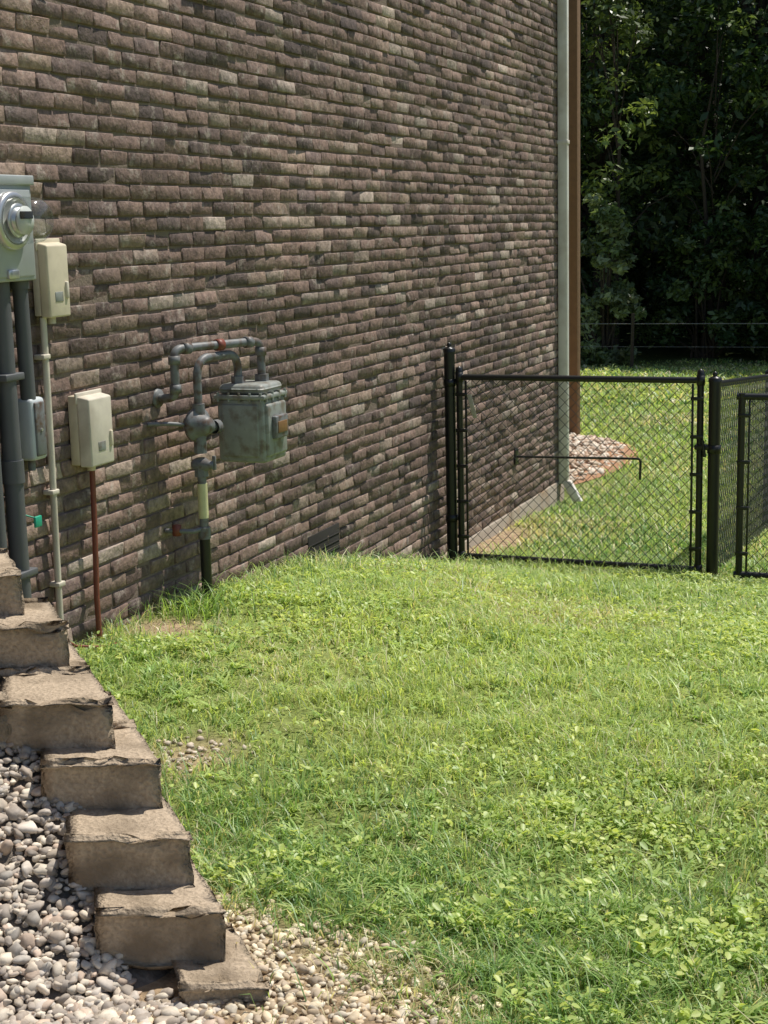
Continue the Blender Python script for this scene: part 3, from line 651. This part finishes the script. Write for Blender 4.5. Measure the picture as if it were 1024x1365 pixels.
shrub('shrub',-4.6,28.0,2.4,1.2,50,23,dcol)
shrub('shrub',-3.0,27.8,2.8,1.2,50,24,dcol)
shrub('shrub',-9.8,28.2,2.8,1.3,45,25,dcol)
shrub('shrub',-1.0,28.2,2.8,1.3,45,26,dcol)
r=np.random.default_rng(31); cs=[];rr=[]
for i in range(800):
    x=r.uniform(-24,14); y=r.uniform(32,42); g_=float(H(x,y)); z=g_+r.uniform(0,12); cs.append((x,y,z)); rr.append(r.uniform(.7,1.5))
P,F,C=leaves(np.array(cs),np.array(rr),np.full(800,95),.18,dcol,32)
wd=empty('woodland_trees'); fast_mesh('woodland_foliage',P,[F],M_leaf,C,parent=wd)
mb=MB()
for i in range(40):
    x=r.uniform(-24,14); y=r.uniform(33,41); g_=float(H(x,y)); mb.tube([(x,y,g_-.3),(x+r.normal(0,.3),y,g_+5),(x+r.normal(0,.6),y,g_+11)],[.2,.15,.05],7,0)
mb.obj('woodland_trunks',[M_bark],wd)
cs=np.stack([r.uniform(-90,90,900),r.uniform(44,75,900),np.zeros(900)],1); cs[:,2]=H(cs[:,0],cs[:,1])+r.uniform(0,10,900)
P,F,C=leaves(cs,r.uniform(1.8,3.2,900),np.full(900,60),.5,dcol,33); fast_mesh('woodland_far_foliage',P,[F],M_leaf,C,parent=wd)
# ------------------------------------------------------------------ light, sky, camera
S=Vector((.26,.34,.90)).normalized()
el=math.asin(S.z); az=math.atan2(S.x,S.y)
w=bpy.data.worlds.new('World'); scene.world=w; w.use_nodes=True; N=w.node_tree.nodes; Lk=w.node_tree.links
sky=N.new('ShaderNodeTexSky'); sky.sky_type='NISHITA'; sky.sun_disc=False; sky.sun_elevation=el; sky.sun_rotation=az
Lk.new(sky.outputs[0],N['Background'].inputs[0]); N['Background'].inputs[1].default_value=.10
sl=bpy.data.lights.new('sun','SUN'); sl.energy=5; sl.angle=math.radians(.5); sl.color=(1,.94,.85); so_=bpy.data.objects.new('sun',sl); scene.collection.objects.link(so_)
so_.rotation_mode='QUATERNION'; so_.rotation_quaternion=S.to_track_quat('Z','Y'); so_.location=(0,0,20)
th=math.radians(21.57); pt=math.radians(10.83); ro=.025
Fw=Vector((-math.sin(th)*math.cos(pt),math.cos(th)*math.cos(pt),-math.sin(pt))); R0=Vector((math.cos(th),math.sin(th),0)); U0=R0.cross(Fw)
U=U0*math.cos(ro)+R0*math.sin(ro); R=R0*math.cos(ro)-U0*math.sin(ro)
cam=bpy.data.cameras.new('camera'); co=bpy.data.objects.new('camera',cam); scene.collection.objects.link(co)
co.matrix_world=Matrix(((R.x,U.x,-Fw.x,0),(R.y,U.y,-Fw.y,0),(R.z,U.z,-Fw.z,0),(0,0,0,1)))
cam.sensor_fit='VERTICAL'; cam.sensor_height=24; cam.lens=24*2000/1365; cam.clip_end=1500; cam.clip_start=.05
scene.camera=co
scene.view_settings.view_transform='Standard'; scene.view_settings.look='None'; scene.view_settings.exposure=0
for ob in list(scene.collection.objects):
    if ob.parent is None: ob.location.z+=LIFT
